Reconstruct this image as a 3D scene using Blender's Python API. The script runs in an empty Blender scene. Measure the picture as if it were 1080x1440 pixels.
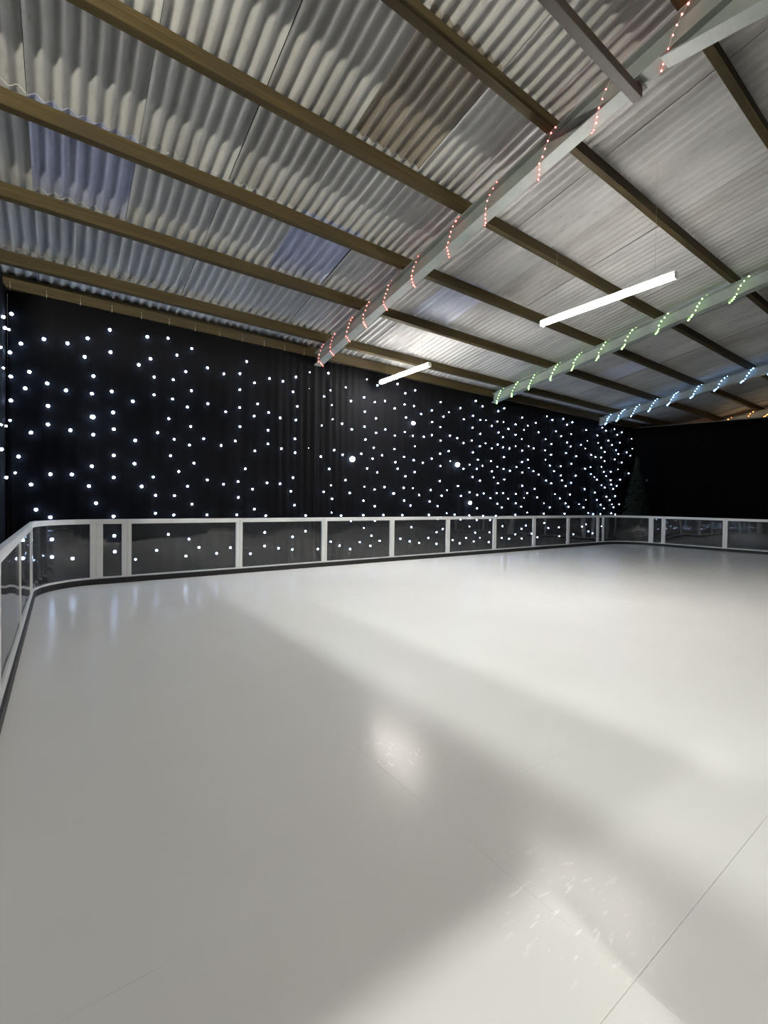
import bpy, bmesh, math, random
from mathutils import Vector, Matrix
random.seed(7)
S = bpy.context.scene
COL = S.collection

# ---------------------------------------------------------------- camera
cam_d = bpy.data.cameras.new('camera')
cam = bpy.data.objects.new('camera', cam_d)
COL.objects.link(cam)
FW = Vector((0.583353, 0.811979, -0.019722))
RT = Vector((0.812219, -0.583176, 0.014365))
UP = Vector((-0.000163, 0.024399, 0.999702))
cam.matrix_world = Matrix(((RT.x, UP.x, -FW.x, 0), (RT.y, UP.y, -FW.y, 0), (RT.z, UP.z, -FW.z, 1.35), (0, 0, 0, 1)))
cam_d.sensor_fit = 'VERTICAL'
cam_d.sensor_height = 36
cam_d.lens = 633.4 * 36 / 1440
cam_d.clip_start = 0.05
S.camera = cam

# ---------------------------------------------------------------- world, exposure
w = bpy.data.worlds.new('night')
S.world = w
w.use_nodes = True
w.node_tree.nodes['Background'].inputs[0].default_value = (0.75, 0.8, 1, 1)
w.node_tree.nodes['Background'].inputs[1].default_value = 0.006
S.view_settings.view_transform = 'Standard'
S.view_settings.look = 'None'
S.view_settings.gamma = 1
S.view_settings.use_curve_mapping = False
S.view_settings.exposure = 0.06

# lamp strengths (the lamps themselves are built further down, in tube_light)
TUBE = 265.0          # the two visible tubes
LEFT_A, LEFT_B = 170.0, 240.0   # pair of tubes hung beyond the left curtain
REAR = 3000.0          # ...and
HIGH = 3200.0        # tube close under the roof behind the header, grazing the sheets
NEAR_FILL = 70.0          # unseen fill tube above the viewer, added to lift the dark floor
#           # tube behind the entrance header
FAR = 30.0            # warm tube in the bay beyond the black side curtain
STAR = 34.0

# ---------------------------------------------------------------- materials
def mat(name, base=(0.5, 0.5, 0.5), rough=0.5, metal=0.0, spec=0.5, emit=None, strength=0.0):
    m = bpy.data.materials.new(name)
    m.use_nodes = True
    b = m.node_tree.nodes['Principled BSDF']
    b.inputs['Base Color'].default_value = (*base, 1)
    b.inputs['Roughness'].default_value = rough
    b.inputs['Metallic'].default_value = metal
    b.inputs['Specular IOR Level'].default_value = spec
    if emit:
        b.inputs['Emission Color'].default_value = (*emit, 1)
        b.inputs['Emission Strength'].default_value = strength
    return m

class NT:
    """tiny node helper"""
    def __init__(s, m):
        s.t = m.node_tree; s.n = s.t.nodes; s.l = s.t.links
        s.b = s.n['Principled BSDF']
    def new(s, kind, **kw):
        n = s.n.new(kind)
        for k, v in kw.items():
            if k in n.inputs: n.inputs[k].default_value = v
            else: setattr(n, k, v)
        return n
    def link(s, a, b): s.l.new(a, b)
    def coords(s, scale=(1, 1, 1), src='Object'):
        tc = s.new('ShaderNodeTexCoord'); mp = s.new('ShaderNodeMapping')
        mp.inputs['Scale'].default_value = scale
        s.link(tc.outputs[src], mp.inputs['Vector'])
        return mp.outputs[0]
    def noise(s, vec, scale, detail=4, rough=0.55):
        n = s.new('ShaderNodeTexNoise', Scale=scale, Detail=detail, Roughness=rough)
        s.link(vec, n.inputs['Vector'])
        return n.outputs['Fac']
    def ramp(s, fac, stops):
        r = s.new('ShaderNodeValToRGB')
        els = r.color_ramp.elements
        while len(els) < len(stops): els.new(0.5)
        for e, (p, c) in zip(els, stops):
            e.position = p; e.color = (*c, 1) if len(c) == 3 else c
        s.link(fac, r.inputs[0])
        return r.outputs[0]
    def mix(s, a, b, fac, mode='MIX'):
        n = s.new('ShaderNodeMix', data_type='RGBA', blend_type=mode)
        for v, k in ((fac, 0), (a, 6), (b, 7)):
            if isinstance(v, (int, float)): n.inputs[k].default_value = v
            elif isinstance(v, tuple): n.inputs[k].default_value = (*v, 1)
            else: s.link(v, n.inputs[k])
        return n.outputs[2]
    def bump(s, fac, strength=0.2, dist=0.01):
        n = s.new('ShaderNodeBump', Strength=strength, Distance=dist)
        s.link(fac, n.inputs['Height']); s.link(n.outputs[0], s.b.inputs['Normal'])

def ice_mat():
    m = mat('synthetic_ice', (0.77, 0.765, 0.745), 0.2, spec=0.055)
    t = NT(m)
    v = t.coords(src='Object')
    n1 = t.noise(v, 0.7, 3); n2 = t.noise(v, 9, 5)
    c = t.mix((0.79, 0.785, 0.77), (0.72, 0.715, 0.70), n1)
    # fine skate scuffs
    v2 = t.coords((3, 26, 1)); v3 = t.coords((22, 2.5, 1))
    s1 = t.ramp(t.noise(v2, 1.7, 6, 0.7), [(0.66, (0, 0, 0)), (0.74, (1, 1, 1))])
    s2 = t.ramp(t.noise(v3, 1.3, 6, 0.7), [(0.67, (0, 0, 0)), (0.74, (1, 1, 1))])
    sc = t.mix(s1, s2, 1.0, 'ADD')
    c = t.mix(c, (0.82, 0.82, 0.81), sc)
    # two scraped patches near the entrance, strokes lightened like glints where the tubes reflect
    geo = t.new('ShaderNodeNewGeometry')
    for (px, py, rad) in ((1.38, 0.84, 0.30), (1.47, 1.93, 0.24)):
        d = t.new('ShaderNodeVectorMath', operation='DISTANCE'); t.link(geo.outputs['Position'], d.inputs[0]); d.inputs[1].default_value = (px, py, 0)
        near = t.ramp(d.outputs['Value'], [(rad * 0.55, (1, 1, 1)), (rad, (0, 0, 0))])
        st = t.ramp(t.noise(t.coords((9, 34, 1) if py < 1 else (30, 11, 1)), 1.4, 3, 0.5), [(0.60, (0, 0, 0)), (0.66, (1, 1, 1))])
        m2 = t.mix(near, st, 1.0, 'MULTIPLY')
        c = t.mix(c, (0.88, 0.875, 0.86), m2); sc = t.mix(sc, m2, 1.0, 'ADD')
    t.link(c, t.b.inputs['Base Color'])
    r = t.ramp(n2, [(0.3, (0.17,) * 3), (0.75, (0.25,) * 3)])
    t.link(r, t.b.inputs['Roughness'])
    t.bump(t.mix(t.noise(v, 2.2, 2), sc, 0.10, 'ADD'), 0.10, 0.01)
    return m

def sheet_mat():
    m = mat('fibre_cement', rough=0.75, spec=0.3)
    t = NT(m)
    oi = t.new('ShaderNodeObjectInfo')
    v = t.coords((1, 0.35, 1))
    vv = t.new('ShaderNodeVectorMath', operation='ADD')
    t.link(v, vv.inputs[0])
    cmb = t.new('ShaderNodeCombineXYZ')
    mul = t.new('ShaderNodeMath', operation='MULTIPLY'); mul.inputs[1].default_value = 50
    t.link(oi.outputs['Random'], mul.inputs[0]); t.link(mul.outputs[0], cmb.inputs[0]); t.link(cmb.outputs[0], vv.inputs[1])
    n1 = t.noise(vv.outputs[0], 2.2, 5); n2 = t.noise(vv.outputs[0], 11, 6, 0.7)
    c = t.ramp(n1, [(0.25, (0.30, 0.30, 0.295)), (0.55, (0.42, 0.42, 0.415)), (0.8, (0.50, 0.50, 0.495))])
    c = t.mix(c, (0.21, 0.20, 0.175), t.ramp(n2, [(0.56, (0, 0, 0)), (0.78, (0.65,) * 3)]))
    tint = t.ramp(oi.outputs['Random'], [(0.0, (0.80, 0.79, 0.77)), (0.5, (0.95, 0.95, 0.95)), (1.0, (1.0, 1.0, 0.99))])
    c = t.mix(c, tint, 1.0, 'MULTIPLY')
    t.link(c, t.b.inputs['Base Color'])
    t.bump(n2, 0.25, 0.004)
    return m

def rooflight_mat(name, a, b, rough):
    m = mat(name, rough=rough, spec=0.6)
    t = NT(m)
    v = t.coords((1, 0.25, 1))
    c = t.mix(a, b, t.ramp(t.noise(v, 5, 6, 0.7), [(0.35, (0, 0, 0)), (0.7, (1, 1, 1))]))
    t.link(c, t.b.inputs['Base Color'])
    t.bump(t.noise(t.coords(), 90, 2), 0.25, 0.002)
    return m

def wood_mat():
    m = mat('purlin_timber', rough=0.75, spec=0.25)
    t = NT(m)
    v = t.coords((0.35, 9, 9)); v2 = t.coords((0.8, 2, 2))
    c = t.ramp(t.noise(v, 2.5, 7, 0.65), [(0.28, (0.025, 0.0175, 0.0065)), (0.55, (0.048, 0.034, 0.0125)), (0.8, (0.078, 0.056, 0.021))])
    c = t.mix(c, (0.036, 0.027, 0.017), t.ramp(t.noise(v2, 1.6, 5), [(0.5, (0, 0, 0)), (0.78, (0.8,) * 3)]))
    t.link(c, t.b.inputs['Base Color'])
    t.bump(t.noise(v, 3, 6), 0.3, 0.004)
    return m

def steel_mat(name, base, rough=0.5):
    m = mat(name, base, rough, 0.0, 0.5)
    t = NT(m)
    v = t.coords()
    c = t.mix(base, tuple(x * 0.72 for x in base), t.ramp(t.noise(v, 3.5, 6, 0.65), [(0.45, (0, 0, 0)), (0.75, (1, 1, 1))]))
    t.link(c, t.b.inputs['Base Color'])
    return m

def cloth_mat(name, base):
    m = mat(name, base, 0.8, spec=0.08)
    t = NT(m)
    v = t.coords()
    t.link(t.mix(base, tuple(x * 0.6 for x in base), t.noise(v, 2.0, 4)), t.b.inputs['Base Color'])
    t.bump(t.noise(t.coords((7, 7, 0.6)), 3, 3), 0.25, 0.01)
    return m

def glass_mat():
    m = bpy.data.materials.new('clear_acrylic'); m.use_nodes = True
    nt = m.node_tree; nt.nodes.clear()
    out = nt.nodes.new('ShaderNodeOutputMaterial')
    tr = nt.nodes.new('ShaderNodeBsdfTransparent'); tr.inputs[0].default_value = (0.95, 0.96, 0.97, 1)
    gl = nt.nodes.new('ShaderNodeBsdfGlossy'); gl.inputs['Roughness'].default_value = 0.035
    fr = nt.nodes.new('ShaderNodeFresnel'); fr.inputs['IOR'].default_value = 1.65
    mx = nt.nodes.new('ShaderNodeMixShader')
    tc = nt.nodes.new('ShaderNodeTexCoord'); no = nt.nodes.new('ShaderNodeTexNoise')
    no.inputs['Scale'].default_value = 1.3; no.inputs['Detail'].default_value = 0
    bp = nt.nodes.new('ShaderNodeBump'); bp.inputs['Strength'].default_value = 0.35; bp.inputs['Distance'].default_value = 0.03
    L = nt.links.new
    geo = nt.nodes.new('ShaderNodeNewGeometry'); mi = nt.nodes.new('ShaderNodeMix'); mi.inputs[2].default_value = 1.65; mi.inputs[3].default_value = 1 / 1.65
    L(geo.outputs['Backfacing'], mi.inputs[0]); L(mi.outputs[0], fr.inputs['IOR'])   # a thin pane: same reflectance on both faces
    L(tc.outputs['Object'], no.inputs['Vector']); L(no.outputs['Fac'], bp.inputs['Height'])
    L(bp.outputs[0], gl.inputs['Normal'])
    L(fr.outputs[0], mx.inputs[0]); L(tr.outputs[0], mx.inputs[1]); L(gl.outputs[0], mx.inputs[2]); df = nt.nodes.new('ShaderNodeBsdfDiffuse'); df.inputs[0].default_value = (.7, .7, .7, 1)
    hz = nt.nodes.new('ShaderNodeMixShader'); hz.inputs[0].default_value = 0.025      # scuffed, slightly hazy acrylic
    L(mx.outputs[0], hz.inputs[1]); L(df.outputs[0], hz.inputs[2]); L(hz.outputs[0], out.inputs[0])
    return m

def concrete_mat():
    m = mat('concrete', rough=0.9, spec=0.2)
    t = NT(m)
    t.link(t.ramp(t.noise(t.coords(), 1.5, 6), [(0.3, (0.10, 0.10, 0.10)), (0.7, (0.17, 0.165, 0.16))]), t.b.inputs['Base Color'])
    return m

M = dict(
    ice=ice_mat(), sheet=sheet_mat(), wood=wood_mat(),
    rl_blue=rooflight_mat('grp_rooflight', (0.42, 0.44, 0.56), (0.26, 0.28, 0.38), 0.16),
    rl_brown=rooflight_mat('grp_rooflight_stained', (0.26, 0.23, 0.19), (0.15, 0.13, 0.105), 0.35),
    rl_pale=rooflight_mat('grp_rooflight_pale', (0.44, 0.46, 0.55), (0.34, 0.36, 0.44), 0.3),
    steel=steel_mat('painted_rafter_steel', (0.21, 0.235, 0.225), 0.45),
    rust=steel_mat('brown_steel', (0.040, 0.030, 0.023), 0.6),
    alu=mat('white_aluminium', (0.84, 0.84, 0.83), 0.35, 0.0, 0.5),
    rubber=mat('black_rubber', (0.012, 0.012, 0.013), 0.5),
    cloth=cloth_mat('black_star_cloth', (0.0055, 0.0055, 0.0070)),
    drape=cloth_mat('black_drape', (0.0009, 0.0009, 0.0013)),
    glass=glass_mat(), concrete=concrete_mat(),
    clad=mat('dark_cladding', (0.05, 0.05, 0.05), 0.8),
    cable=mat('clear_cable', (0.45, 0.40, 0.40), 0.4),
    fitting=mat('white_fitting', (0.75, 0.75, 0.73), 0.4),
    hook=mat('white_tie', (0.34, 0.32, 0.27), 0.5),
    bolt=mat('bolt_steel', (0.3, 0.28, 0.26), 0.5, 0.6),
    needle=mat('fir_green', (0.012, 0.020, 0.011), 0.8),
    bark=mat('tree_trunk', (0.06, 0.04, 0.025), 0.9),
    pot=mat('dark_pot', (0.03, 0.03, 0.03), 0.6),
    bauble=mat('silver_bauble', (0.10, 0.10, 0.10), 0.5, 0.3),
    star=mat('star_led', (0.8, 0.85, 1), 0.3, emit=(0.48, 0.66, 1.0), strength=STAR),
    bigstar=mat('bright_led', (0.8, 0.85, 1), 0.3, emit=(0.62, 0.76, 1.0), strength=STAR),
    red=mat('red_bulb', (1, 0.2, 0.15), 0.3, emit=(1.0, 0.13, 0.10), strength=16),
    green=mat('green_bulb', (0.5, 1, 0.3), 0.3, emit=(0.45, 1.0, 0.25), strength=12),
    blue=mat('blue_bulb', (0.4, 0.6, 1), 0.3, emit=(0.22, 0.50, 1.0), strength=22),
    orange=mat('orange_bulb', (1, 0.5, 0.2), 0.3, emit=(1.0, 0.30, 0.07), strength=14),
)
def glow(name, col, s): return mat(name, (0.9, 0.9, 0.9), 0.4, emit=col, strength=s)

# ---------------------------------------------------------------- helpers
class MB:
    """collects boxes, tubes and sweeps, then links them as one mesh object"""
    def __init__(s): s.v = []; s.f = []
    def add(s, vs, fs):
        o = len(s.v); s.v += [tuple(v) for v in vs]; s.f += [tuple(i + o for i in f) for f in fs]
    def box(s, x0, y0, z0, x1, y1, z1):
        s.add([(x0, y0, z0), (x1, y0, z0), (x1, y1, z0), (x0, y1, z0), (x0, y0, z1), (x1, y0, z1), (x1, y1, z1), (x0, y1, z1)],
              [(3, 2, 1, 0), (4, 5, 6, 7), (0, 1, 5, 4), (1, 2, 6, 5), (2, 3, 7, 6), (3, 0, 4, 7)])
    def loft(s, rings, caps=True):
        n = len(rings[0]); vs = [p for r in rings for p in r]; fs = []
        for k in range(len(rings) - 1):
            for i in range(n):
                j = (i + 1) % n
                fs.append((k * n + i, k * n + j, (k + 1) * n + j, (k + 1) * n + i))
        if caps:
            fs.append(tuple(range(n - 1, -1, -1))); fs.append(tuple(range((len(rings) - 1) * n, len(rings) * n)))
        s.add(vs, fs)
    def tube(s, path, r, n=6):
        rings = []
        P = [Vector(p) for p in path]
        for i, p in enumerate(P):
            d = (P[min(i + 1, len(P) - 1)] - P[max(i - 1, 0)]).normalized()
            a = d.cross(Vector((0, 0, 1)))
            if a.length < 0.05: a = d.cross(Vector((1, 0, 0)))
            a.normalize(); b = d.cross(a)
            rr = r[i] if isinstance(r, (list, tuple)) else r
            rings.append([p + (a * math.cos(2 * math.pi * k / n) + b * math.sin(2 * math.pi * k / n)) * rr for k in range(n)])
        s.loft(rings)
    def sweep(s, path, w0, w1, z0, z1):
        """rectangle swept along a level path; w0..w1 is the offset to the path's left"""
        rings = []
        for i, (x, y) in enumerate(path):
            a = path[max(i - 1, 0)]; b = path[min(i + 1, len(path) - 1)]
            d = Vector((b[0] - a[0], b[1] - a[1])).normalized(); n = Vector((-d.y, d.x))
            q0 = (x + n.x * w0, y + n.y * w0); q1 = (x + n.x * w1, y + n.y * w1)
            rings.append([(q0[0], q0[1], z0), (q1[0], q1[1], z0), (q1[0], q1[1], z1), (q0[0], q0[1], z1)])
        s.loft(rings)
    def sphere(s, c, r, seg=8, ring=5, sq=(1, 1, 1)):
        vs = [(c[0], c[1], c[2] + r * sq[2])]; fs = []
        for i in range(1, ring):
            t = math.pi * i / ring
            for k in range(seg):
                a = 2 * math.pi * k / seg
                vs.append((c[0] + r * sq[0] * math.sin(t) * math.cos(a), c[1] + r * sq[1] * math.sin(t) * math.sin(a), c[2] + r * sq[2] * math.cos(t)))
        vs.append((c[0], c[1], c[2] - r * sq[2])); L = len(vs) - 1
        for k in range(seg):
            j = (k + 1) % seg
            fs.append((0, 1 + k, 1 + j)); b = 1 + (ring - 2) * seg
            fs.append((L, b + j, b + k))
            for i in range(ring - 2):
                q = 1 + i * seg
                fs.append((q + k, q + seg + k, q + seg + j, q + j))
        s.add(vs, fs)
    def mesh(s, name, m, smooth=False, fix=True):
        me = bpy.data.meshes.new(name); me.from_pydata(s.v, [], s.f)
        if fix:
            bm = bmesh.new(); bm.from_mesh(me); bmesh.ops.recalc_face_normals(bm, faces=bm.faces); bm.to_mesh(me); bm.free()
        me.materials.append(m)
        if smooth:
            for p in me.polygons: p.use_smooth = True
        return me
    def build(s, name, m, parent=None, smooth=False, bevel=0):
        o = bpy.data.objects.new(name, s.mesh(name, m, smooth)); COL.objects.link(o)
        if parent is not None:
            o.parent = parent
            o.matrix_parent_inverse = Matrix.Translation(-parent.location)
        if bevel:
            b = o.modifiers.new('bevel', 'BEVEL'); b.width = bevel; b.segments = 1; b.limit_method = 'ANGLE'
        return o

def tag(o, label=None, cat=None, group=None, kind=None):
    if label: o['label'] = label
    if cat: o['category'] = cat
    if group: o['group'] = group
    if kind: o['kind'] = kind
    return o
def thing(name, loc, label=None, cat=None, group=None, kind=None):
    o = bpy.data.objects.new(name, None); o.location = loc; o.empty_display_size = 0.2
    COL.objects.link(o)
    return tag(o, label, cat, group, kind)
def put(name, me, parent, loc, scale=(1, 1, 1), rot=(0, 0, 0)):
    """a piece that shares its mesh with alike pieces; loc is in world space"""
    o = bpy.data.objects.new(name, me); COL.objects.link(o)
    o.location = Vector(loc) - Vector(parent.location); o.scale = scale; o.rotation_euler = rot
    o.parent = parent
    return o

# ---------------------------------------------------------------- frame of the building
T = 0.169                         # roof slope
RIDGE = 0.30
def zr(z0, y): return z0 + T * (8.95 - y) if y > RIDGE else z0 + T * (8.95 - RIDGE) - T * (RIDGE - y)
Z_RAFT, Z_TOP, Z_SHEET = 4.31, 4.57, 4.76
RAFTER_X = [-1.25, 4.55, 10.28, 16.08, 21.85]
FY, FL, FR = 8.384, -0.29, 16.81   # rink barrier lines
CURTAIN_Y = 8.93
# ================================================================ STRUCTURE
b = MB(); b.box(-4, -4, -0.14, 27, 9.4, -0.021); tag(b.build('floor', M['concrete']), kind='structure')
b = MB(); b.box(-4, 9.12, -0.021, 27, 9.25, 4.62); tag(b.build('wall_back', M['clad']), kind='structure')

# ---- roof of corrugated sheets, each sheet a piece
ceiling = thing('ceiling', (0, 9, 4.7), kind='structure')
PITCH, NCOR = 0.1397, 7
def corr(length, m, name):
    mb = MB(); n = NCOR * 10; vs = []; fs = []
    for lay, off in ((0, 0.0), (1, 0.007)):
        for yy in (0, 1):
            for i in range(n + 1):
                x = 0.002 + i * PITCH / 10 * 0.996
                vs.append((x, -yy * length, 0.026 + 0.026 * -math.cos(2 * math.pi * (x / PITCH)) + off))
    k = n + 1
    for i in range(k - 1):
        fs.append((i, k + i, k + i + 1, i + 1)); fs.append((2 * k + i, 2 * k + i + 1, 3 * k + i + 1, 3 * k + i))
    mb.add(vs, fs)
    caps = MB()                          # ends and sides keep their own vertices so that the wave shades cleanly
    for i in range(k - 1):
        for a in (0, k): caps.add([vs[a + i], vs[a + i + 1], vs[2 * k + a + i + 1], vs[2 * k + a + i]], [(0, 1, 2, 3)])
    for i in (0, k - 1): caps.add([vs[i], vs[k + i], vs[3 * k + i], vs[2 * k + i]], [(0, 1, 2, 3)])
    mb.add(caps.v, caps.f)
    return mb.mesh(name, m, True, False)
SM = {}
def sheet(col, y_low, y_high, kind='sheet', rear=False):
    ln = round(abs(y_low - y_high) / math.cos(math.atan(T)), 3)
    key = (ln, kind)
    if key not in SM: SM[key] = corr(ln, M[kind], 'corrugated_sheet' if kind == 'sheet' else 'rooflight_sheet')
    x = -0.27 + 0.978 * col
    lift = 0.010 if col % 2 else 0.0
    drop = 0.055 if y_low > 9 else 0.0       # the eave sheets sit down on the wall plate
    z = zr(Z_SHEET, y_low) + 0.012 + lift - drop + random.uniform(-.002, .003)
    o = put('corrugated_sheet' if kind == 'sheet' else 'rooflight_sheet', SM[key], ceiling, (x + random.uniform(-.004, .004), y_low, z))
    a = -math.atan(T) + (0.010 - drop) / ln
    if rear: o.rotation_euler = (a * 1.0, 0, math.pi); o.location.x += 0.978
    else: o.rotation_euler = (a, 0, random.uniform(-.0015, .0015))
    return o
LAPS = [(9.08, 8.365), (8.46, 5.735), (5.83, 3.105), (3.20, 0.33)]
SPLIT = {(0, 1): 'rl_blue', (3, 1): 'rl_blue', (6, 1): 'rl_pale', (3, 2): 'rl_brown', (13, 1): 'rl_pale', (11, 2): 'rl_pale'}
for c in range(-2, 27):
    for r, (lo, hi) in enumerate(LAPS):
        k = SPLIT.get((c, r))
        if k:
            mid = 7.08 if r == 1 else 4.50
            sheet(c, lo, mid - 0.065); sheet(c, mid + 0.03, hi, k)
        else: sheet(c, lo, hi)
    sheet(c, -2.4, 0.27, rear=True)
b = MB()
for sgn in (1, -1):
    vs = []
    for dz in (0, 0.012):
        for x in (-2.3, 26.2):
            vs += [(x, RIDGE, zr(Z_SHEET, RIDGE) + 0.085 + dz), (x, RIDGE + sgn * 0.25, zr(Z_SHEET, RIDGE) + 0.085 - 0.25 * T + dz)]
    b.add(vs, [(0, 1, 3, 2), (4, 6, 7, 5), (0, 4, 5, 1), (2, 3, 7, 6), (0, 2, 6, 4), (1, 5, 7, 3)])
b.build('ridge_cap', M['sheet'], ceiling)

# ---- the rink floor: white panels with fine joints, one piece each
ice = thing('rink_floor', (8, 4, -0.02), 'glossy white synthetic ice rink floor inside the low glass barrier', 'rink')
outline = []
def arc(cx, cy, a, bb, t0, t1, n=10):
    return [(cx + a * math.cos(t0 + (t1 - t0) * i / n), cy + bb * math.sin(t0 + (t1 - t0) * i / n)) for i in range(n + 1)]
ARC_L = arc(0.46, 7.63, 0.75, 0.754, math.pi, math.pi / 2, 12)
ARC_R = arc(15.61, 7.35, 1.20, 1.034, math.pi / 2, 0, 14)
outline = [(FL, -1.6)] + ARC_L + ARC_R + [(FR, -1.6)]
def clip(poly, a, c, val, keep_less):
    out = []
    for i in range(len(poly)):
        p, q = poly[i], poly[(i + 1) % len(poly)]
        ip = (p[a] <= val) == keep_less or p[a] == val; iq = (q[a] <= val) == keep_less or q[a] == val
        if ip: out.append(p)
        if ip != iq:
            t = (val - p[a]) / (q[a] - p[a]); out.append((p[0] + t * (q[0] - p[0]), p[1] + t * (q[1] - p[1])))
    return out
def panel(x0, x1, y0, y1):
    g = 0.0001
    gap = lambda v: 0.0006 if abs(v - 0.592) < .01 else (0.00025 if abs(v - 1.402) < .01 or abs(v - 1.33) < .01 else g)   # wider worn joints near the entrance
    p = outline
    for a, v, k in ((0, x0 + gap(x0), False), (0, x1 - gap(x1), True), (1, y0 + gap(y0), False), (1, y1 - gap(y1), True)):
        p = clip(p, a, None, v, k)
        if len(p) < 3: return
    n = len(p)
    mb = MB()
    mb.add([(x, y, -0.02) for x, y in p] + [(x, y, 0) for x, y in p],
           [tuple(range(n - 1, -1, -1)), tuple(range(n, 2 * n))] + [(i, (i + 1) % n, n + (i + 1) % n, n + i) for i in range(n)])
    mb.build('ice_panel', M['ice'], ice)
XS = [1.33 + 1.62 * i for i in range(-2, 11)]
YS = [0.592 + 0.81 * i for i in range(-3, 11)]
for i in range(len(XS) - 1):
    for j in range(len(YS) - 1): panel(XS[i], XS[i + 1], YS[j], YS[j + 1])

# ================================================================ PURLINS
def purlin(y, x0, x1, label, eave=False, seed=0):
    rnd = random.Random(seed)
    th, dp = 0.078, 0.185
    t = Vector((0, 1, -T)).normalized(); n = Vector((0, T, 1)).normalized()
    rings = []; N = 56
    for i in range(N + 1):
        x = x0 + (x1 - x0) * i / N
        s = 0.006 * math.sin(x * 1.08 + seed) + rnd.uniform(-.0025, .0025)
        if eave:
            p = Vector((x, 8.885 + s, 4.50 + s)); q = Vector((0, 0.08, 0)); u = Vector((0, 0, 0.205))
            rings.append([p, p + q, p + q + u, p + u]); continue
        A = Vector((x, y + s, zr(Z_TOP, y) + s * 0.3)); B = A - t * th
        rings.append([B, A, A + n * dp, B + n * dp])
    mb = MB(); mb.loft(rings)
    o = mb.build('roof_purlin', M['wood'])
    return tag(o, label, 'purlin')
purlin(8.9, -1.35, 23.5, 'brown timber eaves purlin along the top of the star curtain', True, 1)
for i, (y, lab) in enumerate(((8.43, 'brown timber purlin one up from the eaves purlin, with wavy sheet ends above it'),
                              (7.08, 'timber purlin below the bluish rooflight sheets, third up from the curtain'),
                              (5.80, 'timber purlin above the bluish rooflight sheets, fourth up from the curtain'),
                              (4.50, 'yellowish timber purlin below the brown stained rooflight sheet'),
                              (3.17, 'yellowish timber purlin above the brown stained rooflight sheet'),
                              (1.85, 'dark timber purlin nearest the ridge, at the upper right corner'),
                              (0.52, 'timber purlin just under the roof ridge'))):
    purlin(y, -1.35, 25.8, lab, False, i + 2)

# ================================================================ RAFTERS
RL = ['steel rafter over the left end, beside the left star curtain',
      'grey steel rafter wrapped in red fairy lights, the nearest one in view',
      'grey steel rafter wrapped in green fairy lights',
      'grey steel rafter wrapped in blue fairy lights near the far corner',
      'steel rafter with orange fairy lights beyond the black side curtain']
def rafter(x, label):
    r = thing('steel_rafter', (x, 8.9, zr(Z_RAFT, 8.9)), label, 'rafter')
    def strip(x0, x1, za, zb):          # strip following the slope
        mb = MB(); ys = (8.9, RIDGE + 0.004)
        mb.loft([[(x0, y, zr(za, y)), (x1, y, zr(za, y)), (x1, y, zr(zb, y)), (x0, y, zr(zb, y))] for y in ys])
        return mb
    strip(x - .085, x + .085, Z_RAFT, Z_RAFT + .014).build('bottom_flange', M['steel'], r)
    strip(x - .006, x + .006, Z_RAFT + .014, Z_TOP - .018).build('web', M['steel'], r)
    strip(x - .085, x + .085, Z_TOP - .018, Z_TOP - .004).build('top_flange', M['steel'], r)
    # haunch at the apex
    y0, y1 = 1.98, RIDGE + 0.004
    zb = zr(Z_RAFT, y0); dz = 0.19 * (y0 - y1)
    mb = MB(); mb.loft([[(x - .006, y, zr(Z_RAFT, y) - .002), (x + .006, y, zr(Z_RAFT, y) - .002), (x + .006, y, zb - q - .004), (x - .006, y, zb - q - .004)]
                        for y, q in ((y0 - .03, .006), (y1, dz))])
    mb.build('haunch_web', M['steel'], r)
    mb = MB(); mb.loft([[(x - .085, y, zb - q), (x + .085, y, zb - q), (x + .085, y, zb - q - .014), (x - .085, y, zb - q - .014)]
                        for y, q in ((y0, .002), (y1, dz))])
    mb.build('haunch_flange', M['steel'], r)
    mb = MB(); mb.box(x - .09, RIDGE, zr(Z_RAFT, RIDGE) - .33, x + .09, RIDGE + .003, zr(Z_TOP, RIDGE) - .02)
    mb.build('apex_plate', M['steel'], r)
    return r
for x, l in zip(RAFTER_X, RL): rafter(x, l)

# steel tie bar bolted under the red-lit rafter
tb = thing('tie_bar', (1.6, 2.24, 5.34), 'dark brown square steel tie bar bolted under the rafter with red lights', 'bar')
zt = zr(Z_RAFT, 2.24) - .014
b = MB(); b.loft([[(-1.34, 2.19, zt - .10), (-1.34, 2.28, zt - .10), (-1.34, 2.28, zt - .012), (-1.34, 2.19, zt - .012)],
                  [(4.60, 2.19, zt - .10), (4.60, 2.28, zt - .10), (4.60, 2.28, zt - .012), (4.60, 2.19, zt - .012)]])
b.build('bar', M['rust'], tb, bevel=.006)
b = MB(); b.box(4.47, 2.16, zt - .012, 4.63, 2.31, zt - .004); b.build('fixing_plate', M['rust'], tb)
for dx, dy in ((4.55, 2.30), (4.62, 2.235)):
    b = MB(); b.tube([(dx, dy, zt - .05), (dx, dy, zt - .005)], .011, 6); b.build('bolt', M['bolt'], tb)

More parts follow.
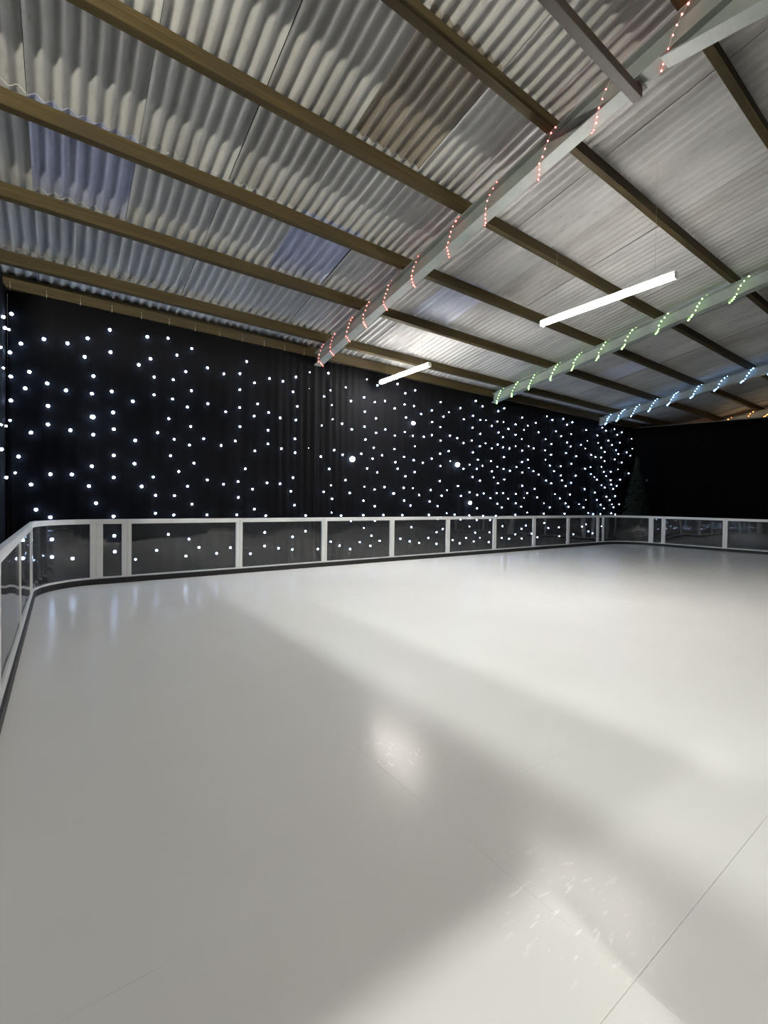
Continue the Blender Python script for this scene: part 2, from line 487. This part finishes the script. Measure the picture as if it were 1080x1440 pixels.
# ================================================================ TUBE LIGHTS
def tube_light(x, y0, y1, z, label, col, strength, wires=True, group=None, hood=False, turn=0.0):
    t = thing('tube_light', (x, (y0 + y1) / 2, z), label, 'light', group)
    b = MB(); b.box(x - .035, y0, z + .022, x + .035, y1, z + .062); b.build('housing', M['fitting'], t, bevel=.006)
    b = MB()                             # half-round diffuser below the housing
    rings = []
    for y in (y0 + .015, y1 - .015):
        rings.append([(x + .045 * math.cos(math.pi * (1 + k / 8)), y, z + .022 + .052 * math.sin(math.pi * (1 + k / 8))) for k in range(9)])
    b.loft(rings); b.build('diffuser', glow('lamp_diffuser', col, strength), t, smooth=False)
    for y in (y0, y1):
        b = MB(); b.box(x - .046, min(y, y + .015 * (1 if y == y0 else -1)), z - .03, x + .046, max(y, y + .015 * (1 if y == y0 else -1)), z + .04)
        b.build('end_cap', M['fitting'], t)
    if hood:                             # white hood added on out-of-view tubes to keep their light off the roof
        b = MB()
        for s in (-1, 1):
            b.loft([[(x + s * .036, y, z + .064), (x + s * .036, y, z + .058), (x + s * .105, y, z - .034), (x + s * .108, y, z - .030)] for y in (y0, y1)])
        b.build('reflector', M['fitting'], t)
    if turn: t.rotation_euler = (0, 0, turn)
    if wires:
        for y in (y0 + .25, y1 - .25):
            b = MB(); b.tube([(x, y, z + .06), (x, y, zr(Z_SHEET, y) + .01)], .0016, 5); b.build('hanging_wire', M['bolt'], t)
    return t
WARM = (1.0, 0.965, 0.90)
tube_light(6.10, 6.97, 8.70, 4.17, 'lit white tube light nearer the star curtain, the smaller of two', WARM, TUBE)
tube_light(6.10, 2.45, 4.35, 4.17, 'lit white tube light in the middle bay, the larger of two', WARM, TUBE)
tube_light(-1.60, 0.8, 4.0, 4.17, 'tube light hung beyond the left star curtain, nearer the curtain', (.98, 1, .94), LEFT_A, hood=True)
tube_light(-1.91, -0.6, 2.6, 4.17, 'tube light hung beyond the left star curtain, farther from the curtain', (.98, 1, .94), LEFT_B, hood=True)
tube_light(0.75, -3.12, -2.88, 4.90, 'short flood tube behind the entrance header behind the viewer', (1.0, .985, .90), REAR)
tube_light(-1.5, -3.12, -2.88, 4.90, 'short flood tube behind the entrance header, left of the other', (1.0, .985, .92), REAR * 0.85)
tube_light(0.9, -0.6, 0.6, 4.17, 'added fill tube light just above the viewer, out of view', WARM, NEAR_FILL, hood=True)
tube_light(-2.5, -2.3, -0.5, 4.63, 'tube light fixed high behind the header drape, close under the roof', (1.0, .96, .80), HIGH, wires=False, turn=math.pi / 2)
tube_light(21.0, 3.2, 6.6, 4.30, 'warm tube light in the bay beyond the black side curtain', (1.0, .72, .40), FAR)

# entrance header behind the viewer: a framed black drape hung over the doorway
hd = thing('entrance_header', (0.2, -0.7, 2.1), 'black drape header over the rink entrance behind the viewer', 'drape')
b = MB(); b.box(-4.2, -0.74, 2.1, 4.4, -0.70, 4.51); b.build('header_drape', M['drape'], hd)
b = MB(); b.box(1.13, -0.74, 0.0, 4.4, -0.70, 2.1); b.build('side_drape', M['drape'], hd)
b = MB(); b.tube([(-4.2, -.72, 4.53), (4.5, -.72, 4.53)], .025, 8); b.build('rail', M['bolt'], hd)

# ================================================================ CURTAINS
def drape_mesh(x0, x1, z0, ztop, axis, fixed, folds, seed):
    """hanging cloth: grid with vertical folds; axis 'x' runs along X at Y=fixed, 'y' along Y at X=fixed"""
    rnd = random.Random(seed); ph = [rnd.uniform(0, 6.3) for _ in range(6)]
    n = max(24, int(abs(x1 - x0) / 0.05)); rows = 9
    mb = MB(); vs = []; fs = []
    for lay in (0, 1):
        for j in range(rows + 1):
            for i in range(n + 1):
                u = x0 + (x1 - x0) * i / n
                zt = ztop(u); z = z0 + (zt - z0) * j / rows
                d = 0.008 * math.sin(u * 5.1 + ph[0]) + 0.005 * math.sin(u * 13 + ph[1] + z * .4) + 0.004 * math.sin(u * 29 + ph[2] - z * .3)
                for c, wd, amp in folds:
                    e = math.exp(-((u - c - 0.05 * (z - 2)) / wd) ** 2)
                    d += amp * e * math.sin((u - c) * 38 + ph[3] + .5 * z)
                d = d - 0.006 * lay
                vs.append((u, fixed - d, z) if axis == 'x' else (fixed - d, u, z))
    k = (rows + 1) * (n + 1)
    for j in range(rows):
        for i in range(n):
            a = j * (n + 1) + i
            fs.append((a, a + 1, a + n + 2, a + n + 1)); fs.append((k + a, k + a + n + 1, k + a + n + 2, k + a + 1))
    for i in range(n):
        for a in (i, rows * (n + 1) + i): fs.append((a, a + 1, k + a + 1, k + a))
    for j in range(rows):
        for a in (j * (n + 1), j * (n + 1) + n): fs.append((a, a + n + 1, k + a + n + 1, k + a))
    mb.add(vs, fs)
    return mb

STARS = {
 's': "-0.63,3.88 -0.62,2.52 -0.56,1.73 4.35,4.14 4.86,3.83 4.7,3.67 5.25,3.96 4.9,3.51 4.92,3.2 4.65,3.03 4.9,1.73 4.92,1.12 5.82,4.24 7.3,2.8 5.79,1.73 7.26,1.74 8.46,3.81 9.92,3.77 10.69,3.81 9.92,3.11 10.2,2.99 8.54,2.51 9.29,2.46 10.45,2.47 10.3,2.15 8.44,1.72 8.44,1.1 8.12,0.94 11.84,3.83 11.66,3.68 12.82,4.24 11.56,3.39 11.27,3.14 11.9,3.2 12.79,2.83 11.94,2.52 11.73,1.58 13.35,1.73 12.76,1.42 11.9,1.12 14.22,3.81 15.24,3.67 15.12,3.39 15.95,3.66 17.51,3.81 15.48,2.75 16.22,2.8 18.41,4.04 18.5,3.66 18.34,3.37 17.42,2.78 15.52,2.5 15.76,2.4 16.57,2.48 16.25,2.13 15.23,1.57 14.8,1.41 17.03,1.43 17.57,1.44 15.4,1.1 1.06,0.31 5.79,0.76 5.68,0.43 9.33,0.73 9.76,0.4 15.28,0.69",
 'n': "-0.6,4.12 -0.49,3.7 -0.21,3.83 0.09,3.83 0.36,3.97 0.67,4.18 0.68,3.81 0.32,3.66 -0.62,3.54 -0.61,3.18 -0.39,3.29 -0.17,3.15 -0.44,3.03 0.07,3.08 0.44,3.37 0.42,3.08 0.7,3.16 -0.61,2.82 -0.16,2.8 -0.37,2.36 -0.16,2.51 0.13,2.45 0.44,2.41 0.72,2.81 0.73,2.53 -0.52,1.98 -0.37,1.56 -0.13,1.73 0.15,1.74 0.42,1.89 0.73,2.09 0.73,1.72 0.38,1.56 0.48,1.28 -0.31,1.17 -0.13,1.05 0.73,1.06 1.23,4.19 1.56,4.24 1.96,4.14 1.71,3.97 1.28,3.82 1.1,3.68 2.24,3.84 1.86,3.7 2.54,3.78 2.85,3.84 2.98,4.1 3.14,3.71 1.34,3.51 1.65,3.52 2.85,3.53 1.96,3.37 1.34,3.2 1.64,3.17 1.89,3.06 2.25,3.17 2.58,3.06 2.85,3.18 3.14,3.05 1.01,3.04 1.58,2.81 1.95,2.71 1.4,2.54 1.05,2.37 1.67,2.45 2.18,2.51 1.93,2.37 2.5,2.41 2.77,2.52 2.86,2.81 3.16,2.36 1.61,2.15 1.04,1.97 2.01,2.04 1.75,1.87 1.33,1.75 1.15,1.58 1.9,1.61 2.25,1.74 2.55,1.67 2.83,1.73 2.97,1.99 3.12,1.59 1.37,1.43 1.68,1.43 1.98,1.28 2.84,1.42 3.16,1.19 1.37,1.11 1.67,1.08 2.25,1.08 2.81,1.08 3.45,3.85 3.74,3.84 4.03,3.98 4.8,4.2 4.32,3.78 3.97,3.66 3.21,3.3 4.07,3.37 3.44,3.16 3.69,3.08 4.04,3.08 4.32,3.14 3.43,2.8 4.02,2.68 4.32,2.78 5.39,3.67 5.17,3.13 5.42,3.03 3.43,2.52 3.72,2.45 4.03,2.39 4.33,2.51 4.64,2.35 4.97,2.52 5.19,2.43 4.3,2.06 4.85,2.09 3.99,1.86 3.42,1.73 3.7,1.72 5.27,1.86 4.3,1.69 3.94,1.57 4.72,1.58 4.93,1.43 5.39,1.57 4.03,1.28 3.4,1.06 4.29,1.06 5.17,1.05 6.12,4.15 6.72,4.28 7.28,4.21 6.97,4.09 5.75,3.81 6.05,3.74 6.35,3.81 6.95,3.81 7.25,3.81 6.64,3.67 5.77,3.48 6.09,3.36 7.49,3.64 7.85,3.78 7,3.49 7.87,3.48 5.77,3.13 6.1,3.02 6.37,3.13 6.66,3.01 6.97,3.13 7.23,3.06 7.59,3.07 7.87,3.14 5.8,2.83 6.04,2.66 6.65,2.68 5.69,2.49 6.01,2.4 6.29,2.5 6.96,2.51 7.27,2.45 7.57,2.4 6.69,2.36 7.88,2.53 5.86,2.16 6.15,2.08 6.76,2.2 7.31,2.15 7.01,2.03 6.37,1.74 6.08,1.67 6.96,1.74 7.47,1.57 7.86,1.71 6.98,1.42 7.19,1.3 7.83,1.41 5.77,1.4 6.09,1.27 5.77,1.06 6.35,1.06 6.93,1.06 7.81,1.06 5.43,0.93 6.1,0.93 8.16,4.04 8.89,3.98 8.27,3.67 9.49,4.26 9.77,4.15 9.03,3.69 9.39,3.83 8.16,3.38 9.69,3.75 9.38,3.5 10.18,3.64 10.42,3.79 10.45,4.1 10.71,4.22 9.7,3.36 10.48,3.48 10.68,3.36 8.18,3.03 8.51,3.19 8.79,3.15 9.03,3.04 9.36,3.14 9.69,3.01 10.45,3.12 10.69,3.06 8.48,2.77 8.17,2.68 9.41,2.81 9.05,2.33 8.19,2.36 9.62,2.62 9.81,2.46 9.58,2.36 10.17,2.62 10.74,2.77 10.73,2.42 10.22,2.32 9.42,2.12 9.72,2.03 8.18,1.96 8.85,1.85 10.49,1.98 10.78,2.11 8.25,1.57 8.97,1.58 9.31,1.69 9.62,1.62 9.89,1.67 10.45,1.69 10.73,1.7 10.18,1.54 9.62,1.24 10.49,1.38 10.69,1.27 8.11,1.29 8.74,1.06 9.31,1.04 9.88,1.02 10.43,1.02 8.97,0.93 9.62,0.91 10.18,0.9 11.56,4.05 11.25,3.8 10.92,3.63 12.25,3.96 13.12,4.16 13.73,4.27 13.96,4.1 12.4,3.68 13.34,3.81 13.63,3.68 11.26,3.49 12.77,3.49 13.09,3.37 13.99,3.5 10.99,3.05 11.59,3.03 12.16,3.15 12.77,3.14 13.09,3.02 13.94,3.14 11.88,2.77 11.59,2.68 11.33,2.51 11.03,2.38 11.62,2.36 12.17,2.43 12.45,2.34 13.04,2.66 13.64,2.67 13.27,2.49 13.67,2.36 13.74,2.2 12.85,2.16 13.13,2.08 13.97,2.02 11.63,1.95 12.26,1.87 11.88,1.73 11.33,1.69 10.97,1.54 12.4,1.6 13.65,1.59 13.97,1.43 11.33,1.4 11.6,1.3 13.08,1.29 11.32,1.05 12.77,1.08 13.93,1.08 14.15,1.31 14.27,4.22 15.14,4.04 15.89,3.93 14.2,3.38 14.84,3.49 16.21,4.25 16.47,4.16 17.08,4.28 17.3,4.09 17.63,4.22 16.67,3.81 16.93,3.67 16.18,3.5 16.42,3.37 17.23,3.5 17.42,3.37 15.5,3.19 15.79,3.14 16.18,3.15 16.43,3.03 17.16,3.14 17.69,3.06 14.55,3.07 14.27,2.8 15.13,2.68 18.05,3.48 16.4,2.63 16.89,2.66 14.55,2.4 15.93,2.32 16.89,2.34 17.6,2.39 18.25,2.66 14.28,2.14 15.13,1.95 15.81,1.84 16.49,2.05 16.94,2.18 17.09,2.01 17.34,2.14 14.23,1.74 16.62,1.71 17.25,1.74 15.95,1.58 16.87,1.59 15.08,1.3 16.23,1.4 16.47,1.27 17.16,1.32 15.73,1.06 16.21,1.06 16.99,1.09 17.29,1.04 -0.11,0.7 -0.11,0.42 0.16,0.38 0.45,0.61 0.46,0.34 0.74,0.73 0.75,0.46 1.39,0.45 1.58,0.73 1.93,0.63 1.88,0.32 2.11,0.47 2.43,0.34 2.69,0.44 3.1,0.95 3.38,0.72 3.38,0.44 3.09,0.3 3.68,0.38 3.99,0.61 3.99,0.34 4.29,0.72 4.31,0.45 4.59,0.32 6.01,0.57 6.25,0.44 5.98,0.33 5.42,0.28 5.14,0.37 4.91,0.47 7.23,0.75 8.09,0.6 8.31,0.68 6.88,0.47 7.18,0.39 7.49,0.34 7.8,0.46 8.09,0.29 9.56,0.55 9.2,0.41 9.51,0.3 8.95,0.27 10.16,0.54 10.14,0.26 8.68,0.37 10.74,0.71 11.63,0.61 11.85,0.71 11.34,0.45 11.05,0.32 11.65,0.31 10.71,0.36 12.14,0.45 12.45,0.32 12.8,0.78 13.02,0.61 13.62,0.62 13.65,0.32 14.49,0.36 15.03,0.62 15.44,0.44 15.71,0.36 16.34,0.6",
 'b': "0.43,2.7 6.65,1.59",
 'B': "7.24,3.38 9.34,1.39",
 'G': "5.45,2.35 8.82,2.43",
}
LEFT_STARS = [(8.36, 3.9, 'n'), (8.61, 3.82, 'n'), (8.01, 3.38, 's'), (8.35, 3.18, 's'), (8.02, 2.34, 's'), (8.7, 2.41, 's'), (8.06, 2.01, 'n'), (8.74, 1.65, 'n')]

RAD = {'s': 0.013, 'n': 0.0185, 'b': 0.027, 'B': 0.046, 'G': 0.060}
star_me = {}
for k in RAD:
    b = MB(); b.sphere((0, 0, 0), 1.0, 8, 6); star_me[k] = b.mesh('star_light', M['bigstar'] if k in 'BG' else M['star'], True)
allst = [(float(q.split(',')[0]), float(q.split(',')[1]), k) for k, v in STARS.items() for q in v.split()]
def curtain(label, x0, x1, stars, folds, seed, y):
    c = thing('star_curtain', ((x0 + x1) / 2, y, 0.0), label, 'curtain')
    drape_mesh(x0, x1, 0.0, lambda u: 4.495, 'x', y, folds, seed).build('cloth', M['cloth'], c, smooth=True)
    def place(x, z):                     # the list is measured at Y = 8.86
        s = (y - 0.055) / 8.86
        return (x * s, y - 0.055, 1.35 + (z - 1.35) * s)
    stars = sorted(stars, key=lambda s: -(RAD[s[2]] / math.hypot(s[0], y)))
    for x, z, k in stars[:290]:
        r = RAD[k] * (1.25 if x < 1.3 else 1.0)
        put('star_light', star_me[k], c, place(x, z), (r, r, r))
    if stars[290:]:
        b = MB()
        for x, z, k in stars[290:]: b.sphere(place(x, z), RAD[k], 8, 6)
        tag(b.build('small_star_lights', M['star'], c, smooth=True), kind='stuff')
    return c
ca = curtain('black star curtain with white points of light, left of the red-lit rafter', -0.65, 4.55,
        [s for s in allst if s[0] < 4.3], [(4.1, .5, .022)], 3, 8.92)
for i in range(12):
    x = -0.62 + 0.44 * i
    b = MB(); b.tube([(x, 8.878, 4.60), (x + .004, 8.872, 4.53), (x, 8.89, 4.48)], .0035, 5); b.build('tie', M['hook'], ca)
cb = curtain('long black star curtain with dense white lights, right of the red-lit rafter', 4.45, 18.96,
        [s for s in allst if s[0] >= 4.3], [(4.9, .55, .026), (18.7, .3, .02)], 5, 9.0)
cl = thing('star_curtain', (-0.67, 4, 0), 'sliver of star curtain on the left edge, at right angles to the long one', 'curtain')
drape_mesh(-0.69, 9.05, 0.0, lambda u: 3.08 if u < 7.0 else 3.08 + 1.44 * min(1, (u - 7.0) / .25), 'y', -0.68, [], 8).build('cloth', M['cloth'], cl, smooth=True)
for y, z, k in LEFT_STARS:
    r = RAD[k] * 1.15
    put('star_light', star_me[k], cl, (-0.655, y, z), (r, r, r))
cr = thing('side_curtain', (18.9, 4, 0), 'plain black curtain without lights along the far right side', 'curtain')
drape_mesh(-1.5, 9.06, 0.0, lambda u: 4.16 + 0.043 * u, 'y', 19.01, [], 9).build('cloth', M['drape'], cr, smooth=True)
b = MB(); b.tube([(19.06, -1.5, 4.13), (19.06, 8.9, 4.55)], .02, 6); b.build('rail', M['bolt'], cr)

# ================================================================ RINK BARRIER
HT = 1.03
def barrier(path, label, s0=.058, s1=.058, name='rink_barrier_panel', slim=False):
    """path runs with the ice on its right hand; rails, stiles, acrylic pane and kickboard"""
    m = path[len(path) // 2]
    p = thing(name, (m[0], m[1], 0), label, 'barrier')
    b = MB(); b.sweep(path, 0, .05, .955, HT); b.build('top_rail', M['alu'], p, bevel=.004)
    b = MB(); b.sweep(path, .004, .045, .088, .112); b.build('bottom_rail', M['alu'], p)
    b = MB(); b.sweep(path, -.012, .05, 0.001, .088); b.build('kickboard', M['rubber'], p)
    def at(dist, fromend):
        P = path if not fromend else path[::-1]
        acc = 0; out = [P[0]]
        for a, c in zip(P, P[1:]):
            l = math.hypot(c[0] - a[0], c[1] - a[1])
            if acc + l >= dist:
                t = (dist - acc) / l; out.append((a[0] + t * (c[0] - a[0]), a[1] + t * (c[1] - a[1]))); break
            acc += l; out.append(c)
        return out if not fromend else out[::-1]
    for w, e in ((s0, False), (s1, True)):
        if w:
            b = MB(); b.sweep(at(w, e), *((.014, .032) if slim else (.001, .048)), .112, .955); b.build('stile', M['alu'], p, bevel=.003)
    b = MB(); b.sweep(path, .020, .026, .10, .965); b.build('pane', M['glass'], p, smooth=False)
    return p
G = 0.0015
def seg(a, c):
    d = Vector((c[0] - a[0], c[1] - a[1])).normalized() * G
    return [(a[0] + d.x, a[1] + d.y), (c[0] - d.x, c[1] - d.y)]
ys = [-1.6, 0.09, 1.88, 3.67, 5.46, 7.25, 7.63]
LL = ['low glass rink barrier panel behind the viewer on the left side', 'low glass rink barrier panel beside the viewer on the left',
      'left glass barrier panel nearest in view, at the left edge of the ice', 'second glass barrier panel along the left side of the ice',
      'third glass barrier panel along the left side, just before the corner', 'narrow glass filler panel between left side and rounded left corner']
for i in range(6): barrier(seg((FL, ys[i]), (FL, ys[i + 1])), LL[i], .024, .024, slim=True)
barrier(ARC_L, 'curved glass barrier panel rounding the back left corner of the rink', 0, .085)
xs = [0.46, 0.885, 2.712, 4.502, 6.275, 8.063, 9.85, 11.635, 13.43, 15.24, 15.61]
LB = ['narrow dark glass panel between two white posts, right of the rounded left corner', 'first full glass barrier panel along the star curtain, just right of the narrow one',
      'second full glass barrier panel along the star curtain', 'third full glass barrier panel along the star curtain', 'fourth full glass barrier panel along the star curtain',
      'fifth full glass barrier panel along the star curtain', 'sixth full glass barrier panel along the star curtain', 'seventh full glass barrier panel along the star curtain',
      'eighth full glass barrier panel, the last along the star curtain', 'slim filler panel just left of the far rounded corner']
for i in range(10): barrier(seg((xs[i], FY), (xs[i + 1], FY)), LB[i], .085 if i == 0 else .058, .075 if i == 0 else .058)
barrier(ARC_R, 'curved glass barrier panel in the far right corner, before the dark tree', 0.03, .075)
yr = [7.35, 6.95, 5.18, 3.39, 1.6, -0.19]
LR = ['narrow glass panel between two white posts at the far right', 'first full glass barrier panel along the black side curtain',
      'second glass barrier panel along the black side curtain, cut by the right edge', 'glass barrier panel on the right side outside the view', 'last glass barrier panel on the right side outside the view']
for i in range(5): barrier(seg((FR, yr[i]), (FR, yr[i + 1])), LR[i], .075 if i == 0 else .058, .06)

# ================================================================ FAIRY LIGHTS
bulb_me = {}
for k in ('red', 'green', 'blue', 'orange'):
    b = MB(); b.sphere((0, 0, 0), 1, 6, 4); bulb_me[k] = b.mesh('bulb', M[k], True)
def fairy(x, ys_, colr, label, r, step):
    f = thing('fairy_lights', (x, ys_[0], zr(Z_RAFT, ys_[0])), label, 'string lights')
    e = .094; path = []
    for i, y in enumerate(ys_):
        yn = ys_[i + 1] if i + 1 < len(ys_) else y - 0.6
        d = y - yn
        j = random.uniform(-.05, .05)
        path += [(x + e, y, zr(Z_RAFT, y) - .008), (x - e, y - .16 - j * .4, zr(Z_RAFT, y - .16) - .008),
                 (x - e - .012, y - .19 + j * .4, zr(Z_RAFT, y - .19) + .09), (x - e - .006, y - .31, zr(Z_TOP, y - .31) - .03), (x - e + .02, y - .37, zr(Z_TOP, y - .37) + .006),
                 (x + e, y - .37 - .45 * (d - .37), zr(Z_TOP, y - .37 - .45 * (d - .37)) + .006), (x + e + .006, y - .37 - .7 * (d - .37), zr(Z_RAFT, y - .37 - .7 * (d - .37)) + .13)]
    b = MB(); b.tube(path, .0022, 4); b.build('wire', M['cable'], f)
    acc = 0.0
    for a, c in zip(path, path[1:]):
        a, c = Vector(a), Vector(c); l = (c - a).length
        while acc <= l:
            q = a + (c - a) * (acc / l)
            q += Vector((random.uniform(-.004, .004), random.uniform(-.01, .01), -0.004))
            rr = r * random.uniform(.75, 1.15)
            put('bulb', bulb_me[colr], f, q, (rr, rr, rr)); acc += step * random.uniform(.8, 1.2)
        acc -= l
    return f
fairy(4.55, [8.82, 8.33, 7.68, 7.10, 6.45, 5.71, 4.91, 4.22, 3.39, 2.71, 2.06, 1.45], 'red', 'red fairy lights wound round the nearest steel rafter', .0085, .075)
fairy(10.28, [8.85, 8.33, 7.76, 7.10, 6.50, 5.86, 5.26, 4.57, 3.92, 3.23, 2.6], 'green', 'green fairy lights wound round the middle steel rafter', .012, .08)
fairy(16.08, [8.75, 8.33, 7.84, 7.26, 6.68, 6.02, 5.38, 4.72, 4.1, 3.4], 'blue', 'blue fairy lights wound round the far steel rafter', .016, .085)
fairy(21.85, [8.4, 7.7, 7.0, 6.3, 5.65, 5.0], 'orange', 'orange fairy lights above the black side curtain', .015, .11)

# ================================================================ TREE
tr = thing('fir_tree', (17.42, 8.15, 0), 'dim dark green artificial fir tree in the far corner behind the barrier', 'tree')
b = MB(); b.tube([(17.42, 8.15, 0.25), (17.42, 8.15, 3.2)], [.05, .012], 7); b.build('trunk', M['bark'], tr)
b = MB(); b.tube([(17.42, 8.15, 0.0), (17.42, 8.15, 0.30)], [.16, .21], 12); b.build('pot', M['pot'], tr)
b = MB(); rnd = random.Random(4)
for k in range(2600):
    h = rnd.random() ** 1.3; z = 0.35 + h * 2.85
    rad = 0.70 * (1 - h) ** 0.9 + .03
    a = rnd.uniform(0, 2 * math.pi); ln = rad * rnd.uniform(.55, 1.0)
    d = Vector((math.cos(a), math.sin(a), -0.28 + rnd.uniform(-.15, .15)))
    p = Vector((17.42, 8.15, z)); tip = p + d * ln; root = p + d * ln * 0.45
    s = Vector((-math.sin(a), math.cos(a), 0)) * (.05 + .05 * (1 - h)); u = Vector((0, 0, .03))
    b.add([root, (root + tip) / 2 + s, tip, (root + tip) / 2 - s, (root + tip) / 2 + u], [(0, 1, 4), (1, 2, 4), (2, 3, 4), (3, 0, 4)])
tag(b.build('foliage', M['needle'], tr), kind='stuff')
tag(tr.children[-1], 'dense dark green needles')
b = MB(); b.sphere((17.36, 7.77, 2.32), .05, 10, 7); b.build('bauble', M['bauble'], tr, smooth=True)
